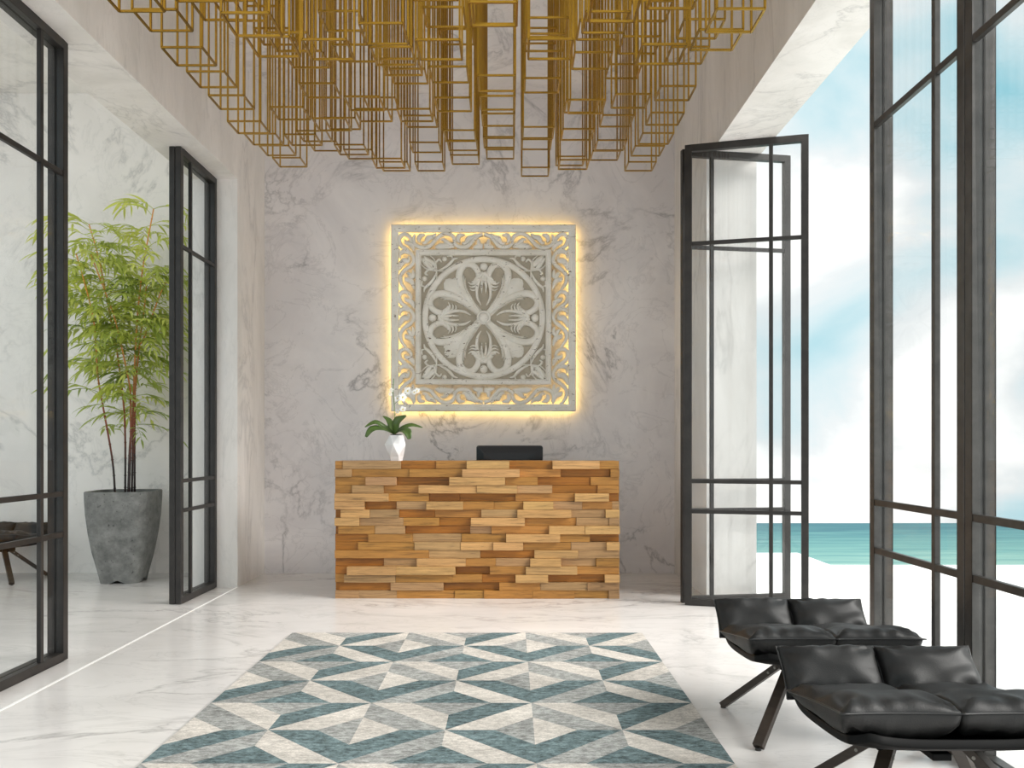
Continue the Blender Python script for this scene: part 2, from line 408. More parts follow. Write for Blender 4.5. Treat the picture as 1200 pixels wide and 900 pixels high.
leaf('window_2', 'nearest tall steel framed window cut by the right edge', (1.787+.0465, 3.349, 0), R(-90), .88, .093, zt, [.632], M['steel'], cat='window')

# ------------------------------------------------------------------ chandelier
random.seed(11)
ch = empty('chandelier', (-.32, 5.1, ZC)); tag(ch, 'large brass wire chandelier of hanging open box frames under the ceiling', 'chandelier')
cp = MB((-.32, 5.1, ZC)); cp.box(-1.9, 1.25, 3.75, 6.6, ZC-.02, ZC); cp.build('ceiling_plate', M['wall'], ch, bevel=.003)
bw, pitch, rr = .2, .2585, .0047
far = {-7: 3.34, -6: 3.46, -5: 3.40, -4: 3.31, -3: 3.31, -2: 3.36, -1: 3.40, 0: 3.27, 1: 3.35, 2: 3.39, 3: 3.31}
def cage(mb, x, y, zb):
    s = rr*2
    for dx in (0, bw):
        for dy in (0, bw):
            mb.box(x+dx-rr, x+dx+rr, y+dy-rr, y+dy+rr, zb, ZC-.02)
    for zz in (zb,):
        for dy in (0, bw): mb.box(x, x+bw, y+dy-rr, y+dy+rr, zz-rr, zz+rr)
        for dx in (0, bw): mb.box(x+dx-rr, x+dx+rr, y, y+bw, zz-rr, zz+rr)
nc = 0
for j in range(9):
    y = 6.2-.33*j
    for k in range(-7, 4):
        x = .09+pitch*k
        if j == 0: z = far[k]
        else:
            z = random.choice([random.uniform(3.20, 3.45)]*9+[random.uniform(3.5, 3.8)]*1)
            if j >= 7: z = min(z, random.uniform(3.05, 3.3))
            if k in (-7, 3): z = min(z, random.uniform(3.28, 3.45))
        yy = y
        if True:
            mb = MB((-.32, 5.1, ZC)); cage(mb, x, yy, z); mb.build('wire_cage', M['gold'], ch, clean=False); nc += 1

# ------------------------------------------------------------------ reception desk
YD = 6.98; S = YD/F
def dx(px): return (px-VX)*S
D0, D1, DT = dx(393), dx(725.5), 1.124
desk = empty('reception_desk', ((D0+D1)/2, YD+.3, 0)); tag(desk, 'reception desk clad in staggered teak planks before the marble wall', 'desk')
og = desk.location
rows = [
 [(393,'M'),(402,'G'),(470,'D'),(511,'M'),(547,'L'),(597,'D'),(647,'L'),(702,'M')],
 [(393,'G'),(413,'M'),(480,'M'),(542,'L'),(609,'M'),(657,'D'),(715,'M')],
 [(393,'M'),(429,'G'),(465,'D'),(527,'L'),(592,'M'),(630,'D'),(692,'M')],
 [(393,'M'),(413,'G'),(450,'M'),(491,'L'),(559,'L'),(606,'G'),(647,'D'),(700,'M')],
 [(393,'L'),(456,'M'),(503,'D'),(539,'D'),(604,'M'),(673,'L'),(713,'D')],
 [(393,'L'),(428,'D'),(465,'G'),(500,'L'),(543,'M'),(579,'M'),(613,'L'),(648,'G'),(682,'M'),(717,'G')],
 [(393,'D'),(400,'L'),(434,'G'),(468,'D'),(510,'M'),(564,'G'),(606,'L'),(669,'G'),(709,'L')],
 [(393,'L'),(422,'G'),(473,'M'),(515,'D'),(552,'L'),(615,'M'),(675,'G'),(713,'G')],
 [(393,'D'),(397,'M'),(440,'G'),(475,'D'),(551,'G'),(576,'M'),(643,'L'),(685,'L')],
 [(393,'D'),(432,'M'),(484,'G'),(541,'M'),(593,'L'),(656,'M'),(691,'D')],
 [(393,'D'),(420,'M'),(486,'G'),(540,'L'),(578,'L'),(613,'M'),(669,'G'),(710,'L')],
 [(393,'M'),(503,'G'),(563,'D'),(626,'L'),(677,'G')],
 [(393,'D'),(450,'G'),(489,'L'),(546,'M'),(581,'G'),(621,'L'),(657,'G'),(698,'M')],
 [(393,'D'),(408,'L'),(465,'L'),(534,'D'),(574,'M'),(616,'L'),(676,'M')],
 [(393,'M'),(404,'G'),(464,'M'),(530,'M'),(565,'D'),(604,'L'),(642,'D'),(708,'L')],
 [(393,'D'),(397,'D'),(458,'G'),(520,'D'),(585,'M'),(633,'G'),(688,'G')],
 [(393,'G'),(421,'G'),(465,'M'),(533,'M'),(567,'M'),(624,'M'),(673,'M'),(713,'G')]]
pc = {'L': srgb(186, 145, 92), 'G': srgb(166, 130, 88), 'M': srgb(168, 118, 56), 'D': srgb(154, 97, 30)}
pd = {'L': -.048, 'G': -.020, 'M': -.016, 'D': .006}
random.seed(5)
cl = MB(og)
for r, row in enumerate(rows):
    z1 = DT-r*DT/17; z0 = DT-(r+1)*DT/17
    for i, (x, c) in enumerate(row):
        xe = row[i+1][0] if i+1 < len(row) else 725.5
        v = random.uniform(.9, 1.1); cc = tuple(k*v*random.uniform(.97, 1.03) for k in pc[c])
        d = pd[c]+random.uniform(-.016, .012)
        cl.box(dx(x)+.0006, dx(xe)-.0006, YD+d, YD+.03, z0+.0006 if r < 16 else 0, z1-.0006, cc)
cl.build('plank_cladding', M['plank'], desk, bevel=.0012, seg=1)
b = MB(og); b.box(D0+.004, D1-.004, YD+.03, YD+.06, 0, DT-.004); b.box(D0+.004, D0+.034, YD+.06, YD+.72, 0, .74); b.box(D1-.034, D1-.004, YD+.06, YD+.72, 0, .74)
b.box(D0+.004, D0+.034, YD+.06, YD+.29, .74, DT-.03); b.box(D1-.034, D1-.004, YD+.06, YD+.29, .74, DT-.03)
b.build('carcass', M['corewood'], desk, bevel=.002)
b = MB(og); b.box(D0+.004, D1-.004, YD+.03, YD+.30, DT-.028, DT-.001); b.build('counter_ledge', M['corewood'], desk, bevel=.002)
b = MB(og); b.box(D0+.004, D1-.004, YD+.06, YD+.74, .735, .76); b.build('worktop', M['corewood'], desk, bevel=.002)
b = MB(og); b.box(D0+.20, D0+.62, YD+.2, YD+.70, .0, .734); pe = b.build('pedestal', M['corewood'], desk, bevel=.002)
for z in (.08, .31, .53):
    b = MB(og); b.box(D0+.21, D0+.61, YD+.70, YD+.715, z, z+.2); dr = b.build('drawer', M['corewood'], pe, bevel=.002)
    b = MB(og); b.box(D0+.36, D0+.46, YD+.715, YD+.73, z+.13, z+.145); b.build('handle', M['bolt'], dr)

# monitor
YM = 7.42; mx0, mx1 = (558.2-VX)*YM/F, (636.2-VX)*YM/F; mc = (mx0+mx1)/2; hw = (mx1-mx0)/2
mon = empty('monitor', (mc, YM, .76)); tag(mon, 'black computer monitor with rounded corners rising behind the wooden desk', 'monitor')
og = mon.location
def rrect(cx, cz, w, h, r, n=6):
    out = []
    for sx, sz, a0 in ((1, 1, 0), (-1, 1, 90), (-1, -1, 180), (1, -1, 270)):
        for k in range(n+1):
            a = R(a0+90*k/n); out.append((cx+sx*(w-r)+r*math.cos(a), cz+sz*(h-r)+r*math.sin(a)))
    return out
b = MB(og); zc_, hh = 1.25-.175, .175
prof = [(.00, 1.0), (.012, 1.0), (.03, 1.0)]
loops = [(YM+.03, 1, 1), (YM, 1, 1), (YM-.012, .985, .975), (YM-.026, .78, .62), (YM-.032, .5, .3)]
idx = []
for (yy, sx, sz) in loops:
    pts = rrect(0, 0, hw, hh, .022); n0 = len(b.v)
    b.v += [Vector((mc+p[0]*sx, yy, zc_+p[1]*sz))-og for p in pts]; idx.append((n0, len(pts)))
for a, c in zip(idx[:-1], idx[1:]):
    n = a[1]
    for k in range(n): b.f.append((a[0]+k, a[0]+(k+1) % n, c[0]+(k+1) % n, c[0]+k)); b.c.append(None)
b.f.append(tuple(range(idx[0][0], idx[0][0]+idx[0][1]))); b.c.append(None)
b.f.append(tuple(range(idx[-1][0], idx[-1][0]+idx[-1][1]))); b.c.append(None)
b.build('casing', M['screen'], mon, bevel=0)
b = MB(og); b.box(mc-hw+.012, mc+hw-.012, YM+.03, YM+.033, zc_-hh+.012, zc_+hh-.012); b.build('screen', M['screen'], mon)
b = MB(og); b.box(mc-.03, mc+.03, YM-.035, YM-.02, .77, 1.05); b.build('stand', M['plastic'], mon, bevel=.003)
b = MB(og); b.lathe([(0, .76), (.11, .76), (.11, .768), (.1, .774), (0, .774)], mc, YM, 32); b.build('base', M['plastic'], mon, smooth=False)

# ------------------------------------------------------------------ orchid
YO = 7.13
oc = at(464, 539.6, YO); ox = oc.x
orc = empty('potted_orchid', (ox, YO, DT-.001)); tag(orc, 'white orchid in a faceted white vase on the desk, left', 'potted plant')
og = orc.location; po = YO/F; zv0 = DT-.001
def ov(cx, cy):                                      # close-up coordinates -> (dx, z)
    px = 420+cx/8.18; py = 440+cy/8.18
    return (px-VX)*po-ox, H+(VY-py)*po-zv0
b = MB()
lv = [(0, .055, 5, .2), (.035, .062, 5, .2), (.135, .094, 5, .83), (.213, .062, 5, .2)]
ids = []
for z, r, n, ph in lv:
    ids.append([len(b.v)+k for k in range(n)])
    for k in range(n):
        t = ph+2*math.pi*k/n; b.v.append(Vector((r*math.cos(t), r*math.sin(t), z)))
def addf(*f): b.f.append(f); b.c.append(None)
for k in range(5):
    k2 = (k+1) % 5; addf(ids[0][k], ids[0][k2], ids[1][k2], ids[1][k])
    addf(ids[1][k], ids[1][k2], ids[2][k]); addf(ids[2][k], ids[1][k2], ids[2][k2])
    addf(ids[2][k], ids[3][k2], ids[3][k]); addf(ids[2][k], ids[2][k2], ids[3][k2])
addf(*ids[0][::-1])
addf(*ids[3])
b.build('vase', M['white'], orc)
b = MB(); b.lathe([(0, .2135), (.047, .2135), (.045, .219), (0, .222)], 0, 0, 12); b.build('soil', M['soil'], orc)
def strap(mb, pts, ws, up, cup=.25, c=None, thick=.0022):
    """a blade: centre line, half widths, 'up' hint; slightly V-shaped and with real thickness"""
    P = catmull(pts, 5); W = lerp_list(ws, len(P)); up = Vector(up); rowsT = []; rowsB = []
    for i, p in enumerate(P):
        d = (P[min(i+1, len(P)-1)]-P[max(i-1, 0)]).normalized(); s = d.cross(up)
        if s.length < 1e-3: s = Vector((1, 0, 0))
        s.normalize(); nrm = s.cross(d).normalized(); w = max(W[i], .0006)
        rowsT.append([p-s*w+nrm*w*cup, p-s*w*.5+nrm*w*cup*.35, p, p+s*w*.5+nrm*w*cup*.35, p+s*w+nrm*w*cup])
        rowsB.append([q-nrm*thick*(1 if 0 < k < 4 else .2) for k, q in enumerate(rowsT[-1])])
    n = len(P); vs = [q for r in rowsT for q in r]+[q for r in rowsB for q in r]; fs = []
    m = n*5
    for i in range(n-1):
        for k in range(4):
            a = i*5+k; fs.append((a, a+1, a+6, a+5)); fs.append((m+a, m+a+5, m+a+6, m+a+1))
        fs.append((i*5, i*5+5, m+i*5+5, m+i*5)); fs.append((i*5+4, m+i*5+4, m+i*5+9, i*5+9))
    fs.append((0, m, m+1, m+2, m+3, m+4, 4, 3, 2, 1)); e = (n-1)*5
    fs.append((e, e+1, e+2, e+3, e+4, m+e+4, m+e+3, m+e+2, m+e+1, m+e))
    mb.add(vs, fs, c)
leaves = [([(345,560,0),(250,500,-.02),(170,455,-.05),(78,498,-.08)], [.012,.026,.025,.004]),
          ([(345,560,0),(250,515,-.05),(150,520,-.09),(95,592,-.11)], [.012,.026,.032,.010]),
          ([(345,560,0),(320,500,.03),(280,430,.05),(225,388,.06)], [.012,.028,.022,.004]),
          ([(345,560,0),(365,500,-.03),(395,440,-.05),(468,390,-.06)], [.014,.040,.046,.008]),
          ([(345,560,0),(430,505,.0),(510,478,.02),(612,500,.03)], [.012,.022,.020,.004]),
          ([(345,560,0),(420,530,-.06),(480,545,-.10),(505,612,-.12)], [.012,.028,.034,.012]),
          ([(345,560,0),(300,520,.07),(250,500,.12),(190,520,.15)], [.012,.026,.024,.004])]
for pts, ws in leaves:
    P = []
    for cx, cy, yy in pts:
        a, z = ov(cx, cy); P.append((a, yy, max(z, .2)if yy == 0 and cx == 345 else z))
    mb = MB(); strap(mb, P, [k*1.12 for k in ws], (0, -.9, 1), .3); mb.build('leaf', M['orchleaf'], orc, smooth=True)
def oline(pts, rad, name, yy=0):
    P = []
    for p in pts:
        a, z = ov(p[0], p[1]); P.append((a, p[2] if len(p) > 2 else yy, z))
    mb = MB(); mb.tube(catmull(P, 5), rad, 6); return mb.build(name, M['orchstem'], orc, smooth=True)
oline([(345,560,.0),(348,400,-.01),(345,280,-.01),(335,180,-.01),(338,30,0)], .0032, 'stem')
oline([(350,275,-.01),(385,240,-.03),(440,190,-.04),(500,160,-.05),(570,155,-.05)], .0018, 'stem')
oline([(335,180,-.01),(315,150,-.02),(290,118,-.02)], .0016, 'stem')
oline([(347,385,-.01),(385,345,-.03),(435,325,-.04)], .0016, 'stem')
random.seed(3)
for cx, cy, r, yy in [(322,140,2.0,-.03),(312,182,1.9,-.03),(430,212,4.2,-.05),(380,222,3.2,-.04),(480,150,3.9,-.05),(540,163,2.9,-.05),(568,148,3.0,-.05),(455,170,2.4,-.03),(380,345,2.6,-.04),(432,325,3.4,-.05),(405,190,2.2,-.02)]:
    a, z = ov(cx, cy); r = r*po*1.25
    mb = MB((0, 0, 0)); ctr = Vector((a, yy, z)); tilt = random.uniform(0, 1.2); yaw = random.uniform(-.6, .6); pit = random.uniform(-.3, .7)
    rot = Matrix.Rotation(yaw, 3, 'Z') @ Matrix.Rotation(pit, 3, 'X')
    for k in range(5):
        t = tilt+2*math.pi*k/5; wd = .62 if k % 2 else .42
        dvec = Vector((math.cos(t), 0, math.sin(t)))
        pts = [ctr, ctr+rot @ (dvec*r*.5+Vector((0, -.15*r, 0))), ctr+rot @ (dvec*r+Vector((0, -.02*r, 0)))]
        strap(mb, pts, [r*.12, r*wd, r*.16], rot @ Vector((0, -1, 0)), .15, thick=.0012)
    fl = mb.build('flower', M['petal'], orc, smooth=True)
    mb = MB(); mb.sphere(ctr+rot @ Vector((0, -.004, -.001)), r*.17, 8, 6); mb.build('flower_lip', M['yellow'], fl, smooth=True)['label'] = 'yellow flower lip'

# ------------------------------------------------------------------ rug
RX0, RX1, RY1, RY0 = -1.436, .877, 5.643, 2.55
W2 = (RX1-RX0)/6; rrow = .391; Y0r = 4.104
Lc, Gc, Tc = srgb(198, 192, 184), srgb(156, 157, 154), srgb(104, 120, 122)
cells = [  # polygon in (u, v), colour; period 2 x 2 from a spine node at (0, 0)
 ([(0,0),(1,1),(.49,1),(0,.555)], Gc), ([(0,.555),(.49,1),(0,1.465)], Lc), ([(0,1.465),(.49,1),(1,1),(0,2)], Tc),
 ([(2,0),(1,1),(1.555,1),(2,.555)], Lc), ([(2,.555),(1.555,1),(2,1.465)], Gc), ([(2,1.465),(1.555,1),(1,1),(2,2)], Tc),
 ([(0,0),(1,1),(1,.47),(.5,0)], Lc), ([(1,1),(1,.47),(1.5,0),(2,0)], Tc), ([(.5,0),(1,.47),(1.5,0)], Gc),
 ([(1,1),(0,2),(.5,2),(1,1.5)], Gc), ([(1,1),(1,1.5),(1.5,2),(2,2)], Lc), ([(.5,2),(1,1.5),(1.5,2)], Tc)]
random.seed(8)
b = MB(); ZR = .012
def clip(poly, y, keep_less):
    out = []
    for i in range(len(poly)):
        p, q = poly[i], poly[(i+1) % len(poly)]
        ip = (p[1] <= y) if keep_less else (p[1] >= y); iq = (q[1] <= y) if keep_less else (q[1] >= y)
        if ip: out.append(p)
        if ip != iq:
            t = (y-p[1])/(q[1]-p[1]); out.append((p[0]+(q[0]-p[0])*t, y))
    return out
for ci in range(3):
    for rj in range(-4, 5, 2):
        for poly, c in cells:
            P = [(RX0+(2*ci+u)*W2, Y0r-(rj+v)*rrow) for u, v in poly]
            P = clip(P, RY1, True)
            if len(P) > 2: P = clip(P, RY0, False)
            if len(P) > 2:
                f = random.uniform(.93, 1.07); b.add([(x, y, ZR) for x, y in P], [tuple(range(len(P)))], tuple(k*f for k in c))
ed = tuple(k*.9 for k in Gc)
for (x0, y0, x1, y1) in ((RX0, RY0, RX1, RY0), (RX1, RY0, RX1, RY1), (RX1, RY1, RX0, RY1), (RX0, RY1, RX0, RY0)):
    b.add([(x0, y0, .001), (x1, y1, .001), (x1, y1, ZR), (x0, y0, ZR)], [(0, 1, 2, 3)], ed)
b.add([(RX0, RY0, .001), (RX1, RY0, .001), (RX1, RY1, .001), (RX0, RY1, .001)], [(3, 2, 1, 0)], ed)
rug = b.build('area_rug', M['rug'], clean=False); tag(rug, 'flat rug with teal, grey and cream triangle pattern on the marble floor', 'rug')

# ------------------------------------------------------------------ carved panel
PX, PZ, PYF, PYB = (566.5-VX)*8.25/F, 1.25+(522-372.5)*8.25/F, 8.25, 8.30
U = 1.79/785
pan = empty('carved_wall_panel', (PX, PYB, PZ)); tag(pan, 'square white carved wall panel with glowing openwork border above the desk', 'wall art')
def pv(u, v, y): return Vector(((u-454.5)*U, y-PYB, -(v-442)*U))
def ridge(mb, pts, ws, h, yb, n=6, ptsn=None):
    P = catmull([(p[0], p[1], 0) for p in pts], n); W = lerp_list(ws, len(P)); K = 7; base = len(mb.v)
    for i, p in enumerate(P):
        d = (P[min(i+1, len(P)-1)]-P[max(i-1, 0)]).normalized(); s = Vector((-d.y, d.x, 0)); w = W[i]/2
        for k in range(K):
            a = math.pi*k/(K-1); q = p+s*w*math.cos(a)
            hh = h*math.sin(a)**.7*min(1, W[i]/max(ws)*1.3) if 0 < k < K-1 else 0
            mb.v.append(pv(q.x, q.y, yb-hh))
    for i in range(len(P)-1):
        for k in range(K-1):
            mb.f.append((base+i*K+k, base+i*K+k+1, base+(i+1)*K+k+1, base+(i+1)*K+k)); mb.c.append(None)
        mb.f.append((base+i*K, base+(i+1)*K, base+(i+1)*K+K-1, base+i*K+K-1)); mb.c.append(None)
    mb.f.append(tuple(base+k for k in range(K))); e = base+(len(P)-1)*K; mb.f.append(tuple(e+k for k in range(K-1, -1, -1))); mb.c += [None, None]
def sqframe(mb, x0, x1, y0, y1, prof):
    """mitred moulding; prof = list of (inset, y) going from outside to inside"""
    loops = []
    for ins, y in prof:
        loops.append([pv(x0+ins, y0+ins, y), pv(x1-ins, y0+ins, y), pv(x1-ins, y1-ins, y), pv(x0+ins, y1-ins, y)])
    n = len(loops); vs = [q for l in loops for q in l]; fs = []
    for i in range(n):
        j = (i+1) % n
        for k in range(4): fs.append((i*4+k, i*4+(k+1) % 4, j*4+(k+1) % 4, j*4+k))
    mb.add(vs, fs)
b = MB(); sqframe(b, 62, 847, 45, 838, [(0, PYB), (0, PYF+.012), (4, PYF), (20, PYF), (23, PYF+.008), (29, PYF+.012), (31, PYF+.02), (31, PYB)])
b.build('outer_frame', M['chalk'], pan, bevel=.0015, seg=1)
b = MB(); sqframe(b, 165, 743, 150, 725, [(0, PYB-.006), (0, PYF+.012), (4, PYF+.004), (16, PYF), (20, PYF+.010), (24, PYF+.022), (24, PYB-.006)])
b.build('inner_frame', M['chalk'], pan, bevel=.0015, seg=1)
b = MB(); b.add([pv(175, 160, PYB-.010), pv(733, 160, PYB-.010), pv(733, 715, PYB-.010), pv(175, 715, PYB-.010), pv(175, 160, PYB-.002), pv(733, 160, PYB-.002), pv(733, 715, PYB-.002), pv(175, 715, PYB-.002)],
    [(0,1,2,3),(7,6,5,4),(0,4,5,1),(1,5,6,2),(2,6,7,3),(3,7,4,0)])
b.build('backing_board', M['board'], pan)['label'] = 'plain greige backing board'
yb = PYB-.010; CX, CY = 455.5, 440
# ring
b = MB(); n = 96; base = 0; prof = [(262, yb), (262, yb-.022), (256, yb-.034), (249, yb-.037), (242, yb-.034), (237, yb-.024), (237, yb)]
for k in range(n):
    t = 2*math.pi*k/n
    for r, y in prof: b.v.append(pv(CX+r*math.cos(t), CY+r*math.sin(t), y))
K = len(prof)
for k in range(n):
    for i in range(K-1):
        b.f.append((k*K+i, k*K+i+1, ((k+1) % n)*K+i+1, ((k+1) % n)*K+i)); b.c.append(None)
b.build('ring_moulding', M['chalk'], pan, smooth=True)
def rotp(p, k, mir=False):
    x, y = p[0]-CX, p[1]-CY
    if mir: x = -x
    for _ in range(k % 4): x, y = -y, x
    return (CX+x, CY+y)
def dome(mb, c, r, h, y0, n=20, m=5):
    base = len(mb.v)
    for i in range(m+1):
        a = math.pi/2*i/m
        for k in range(n):
            t = 2*math.pi*k/n; mb.v.append(pv(c[0]+r*math.cos(a)*math.cos(t), c[1]+r*math.cos(a)*math.sin(t), y0-h*math.sin(a)))
    for i in range(m):
        for k in range(n): mb.f.append((base+i*n+k, base+i*n+(k+1) % n, base+(i+1)*n+(k+1) % n, base+(i+1)*n+k)); mb.c.append(None)
# petals on the diagonals (top-left one, rotated)
for k in range(4):
    b = MB()
    out = [(450,432),(415,400),(375,376),(328,356),(298,336),(286,314),(285,292),(293,276),(309,271),(324,274),(330,268),(347,275),(358,292),(376,322),(400,352),(430,388),(462,424)]
    out = [rotp(p, k) for p in out]; c0 = rotp((352, 333), k)
    vs = [pv(*p, yb-.004) for p in out]+[pv(c0[0]+(p[0]-c0[0])*.86, c0[1]+(p[1]-c0[1])*.86, yb-.020) for p in out]+[pv(*c0, yb-.026)]
    m = len(out); fs = [(i, (i+1) % m, m+(i+1) % m, m+i) for i in range(m)]+[(m+i, m+(i+1) % m, 2*m) for i in range(m)]
    b.add(vs, fs); b.build('petal', M['chalk'], pan, smooth=True)
# scrolls
for k in range(4):
    for mir in (False, True):
        b = MB()
        main = [(452,436),(418,398),(382,352),(360,305),(352,262),(360,230),(382,213),(408,216),(428,238),(434,264),(424,284),(404,290)]
        ridge(b, [rotp(p, k, mir) for p in main], [24, 27, 30, 33, 33, 31, 28, 28, 28, 26, 22, 12], .034, yb)
        inner = [(452,430),(425,392),(398,350),(382,318),(376,288),(378,268)]
        ridge(b, [rotp(p, k, mir) for p in inner], [6, 10, 10, 9, 7, 3], .024, yb)
        inner = [(440,412),(410,372),(388,330),(376,300),(371,272),(372,256)]
        ridge(b, [rotp(p, k, mir) for p in inner], [4, 7, 7, 7, 6, 2], .042, yb)
        b.build('scroll', M['chalk'], pan, smooth=True)
    b = MB()
    for mir in (False, True):
        g = lambda L: [rotp(p, k, mir) for p in L]
        ridge(b, g([(455,262),(449,285),(446,305),(447,335)]), [16, 13, 11, 3], .034, yb)
        ridge(b, g([(440,272),(430,300),(426,330),(430,360),(444,386)]), [18, 16, 14, 12, 4], .036, yb)
        ridge(b, g([(436,280),(420,292),(404,296),(388,288)]), [16, 13, 10, 3], .032, yb)
        ridge(b, g([(434,292),(420,306),(405,309),(392,303)]), [14, 11, 8, 3], .028, yb)
        ridge(b, g([(432,305),(420,320),(407,322),(396,316)]), [12, 9, 7, 3], .024, yb)
        ridge(b, g([(455,250),(440,262),(424,274),(412,282)]), [22, 22, 16, 5], .038, yb)
    c = rotp((455.5, 268), k); dome(b, c, 24, .030, yb)
    b.build('palmette', M['chalk'], pan, smooth=True)
    b = MB(); c = rotp((455.5, 222), k); dome(b, c, 17, .040, yb); b.build('bead', M['chalk'], pan, smooth=True)
    # corner ornament
    b = MB()
    for sw in (False, True):
        def g(L):
            o_ = []
            for p in L:
                x, y = p[0]-CX, p[1]-CY
                if sw: x, y = y, x
                o_.append(rotp((CX+x, CY+y), k))
            return o_
        ridge(b, g([(190,212),(212,232),(245,238),(292,240)]), [4, 7, 8, 5], .026, yb)
        ridge(b, g([(262,238),(290,226),(312,208),(328,190),(345,186)]), [4, 13, 15, 11, 4], .028, yb)
        ridge(b, g([(245,235),(252,205),(266,192),(276,203)]), [9, 9, 11, 5], .026, yb)
        ridge(b, g([(298,178),(318,176),(322,192)]), [5, 9, 4], .022, yb)
        ridge(b, g([(193,186),(204,196),(222,222),(236,234)]), [4, 17, 21, 6], .024, yb)
        dome(b, g([(288, 188)])[0], 11, .026, yb, 12, 4)
    ridge(b, [rotp(p, k) for p in [(190,186),(212,206),(240,232)]], [6, 30, 8], .018, yb)
    b.build('corner_ornament', M['chalk'], pan, smooth=True)
dome_b = MB(); prof = [(30, yb-.02), (30, yb-.040), (26, yb-.046), (22, yb-.040)]
for k in range(32):
    t = 2*math.pi*k/32
    for r, y in prof: dome_b.v.append(pv(CX+r*math.cos(t), CY+r*math.sin(t), y))
for k in range(32):
    for i in range(3): dome_b.f.append((k*4+i, k*4+i+1, ((k+1) % 32)*4+i+1, ((k+1) % 32)*4+i)); dome_b.c.append(None)
dome(dome_b, (CX, CY), 20, .022, yb-.030); dome(dome_b, (CX, CY), 24, .01, yb-.030)
dome_b.build('centre_boss', M['chalk'], pan, smooth=True)
# openwork borders
vy = PYB-.012
q = lambda L: [(54+.46*x, 36+.46*y) for x, y in L]
side = [(q([(196,190),(200,150),(165,112),(118,112),(92,150),(108,205),(160,248),(208,292),(226,345),(200,395),(140,440),(104,490),(108,550),(140,602),(166,640)]), [6,12,13,13,13,13,13,13,13,13,13,13,11,9,6]),
        (q([(228,262),(214,215),(185,190),(158,182),(143,158)]), [5, 17, 17, 13, 6]),
        (q([(90,438),(104,390),(132,352),(168,350),(180,325),(165,302)]), [5, 17, 20, 17, 9, 4]),
        (q([(98,330),(100,290),(130,265),(160,268),(185,290)]), [4, 10, 16, 16, 6]),
        (q([(228,612),(214,560),(190,530),(160,522),(145,498)]), [5, 15, 19, 16, 6]),
        (q([(215,430),(222,480),(205,500),(180,470),(160,462)]), [5, 15, 16, 12, 6]),
        (q([(92,240),(94,262),(110,272)]), [4, 9, 4])]
def strip(mbs, name):
    mbs.build(name, M['chalk'], pan, smooth=True)
for mx in (False, True):
    b = MB()
    for rep in range(3):
        for pts, ws in side:
            P = [(x, y+244*rep) for x, y in pts]
            P = [(x, min(y, 806)) for x, y in P]
            if mx: P = [(909-x, y) for x, y in P]
            ridge(b, P, [k*1.42 for k in ws], .032, vy)
    strip(b, 'border_scrollwork')
half = [(q([(238,108),(224,150),(240,200),(300,228),(370,215),(420,165),(470,118),(530,100),(585,122),(602,165)]), [6,12,13,14,14,13,13,13,13,10]),
        (q([(432,98),(400,128),(362,140),(340,175),(318,188),(304,172)]), [5, 14, 19, 13, 10, 5]),
        (q([(330,110),(290,118),(272,150),(285,180)]), [5, 15, 15, 6]),
        (q([(420,228),(470,218),(540,214),(600,222)]), [5, 22, 20, 6]),
        (q([(592,190),(560,196),(525,172),(500,152),(475,160)]), [5, 13, 15, 10, 5]),
        (q([(608,150),(606,190),(650,222),(720,218),(770,170),(810,125),(865,106)]), [6,12,14,14,13,13,12]),
        (q([(805,98),(770,130),(735,145),(712,178),(690,190),(672,176)]), [5, 14, 19, 13, 10, 5]),
        (q([(700,112),(650,116),(634,150),(650,185)]), [5, 15, 15, 6]),
        (q([(770,232),(810,222),(865,222)]), [5, 18, 12]),
        (q([(822,150),(830,200),(865,214)]), [8, 16, 14])]
for my in (False, True):
    b = MB()
    for mx in (False, True):
        for pts, ws in half:
            P = [(909-x if mx else x, y) for x, y in pts]
            P = [(x, 883.5-y) if my else (x, y) for x, y in P]
            ridge(b, P, [k*1.42 for k in ws], .032, vy)
    strip(b, 'border_scrollwork')
# light strip hidden behind the frame, shining on the wall
b = MB(); y0, y1 = PYB+.004, PYB+.014
def pb(u0, u1, v0, v1):
    a = pv(u0, v0, y0); c = pv(u1, v1, y1); b.box(min(a.x, c.x), max(a.x, c.x), a.y, c.y, min(a.z, c.z), max(a.z, c.z))
pb(70, 839, 53, 60); pb(70, 839, 823, 830); pb(70, 77, 61, 822); pb(832, 839, 61, 822)
b.build('led_strip', M['ledwarm'], pan)['label'] = 'warm light strip behind the frame'
b = MB()
for u, v in ((80, 62), (829, 62), (80, 820), (829, 820)):
    a = pv(u, v, PYB-.002); b.box(a.x-.01, a.x+.01, a.y, 8.36-PYB, a.z-.01, a.z+.01)
b.build('wall_bracket', M['bolt'], pan)

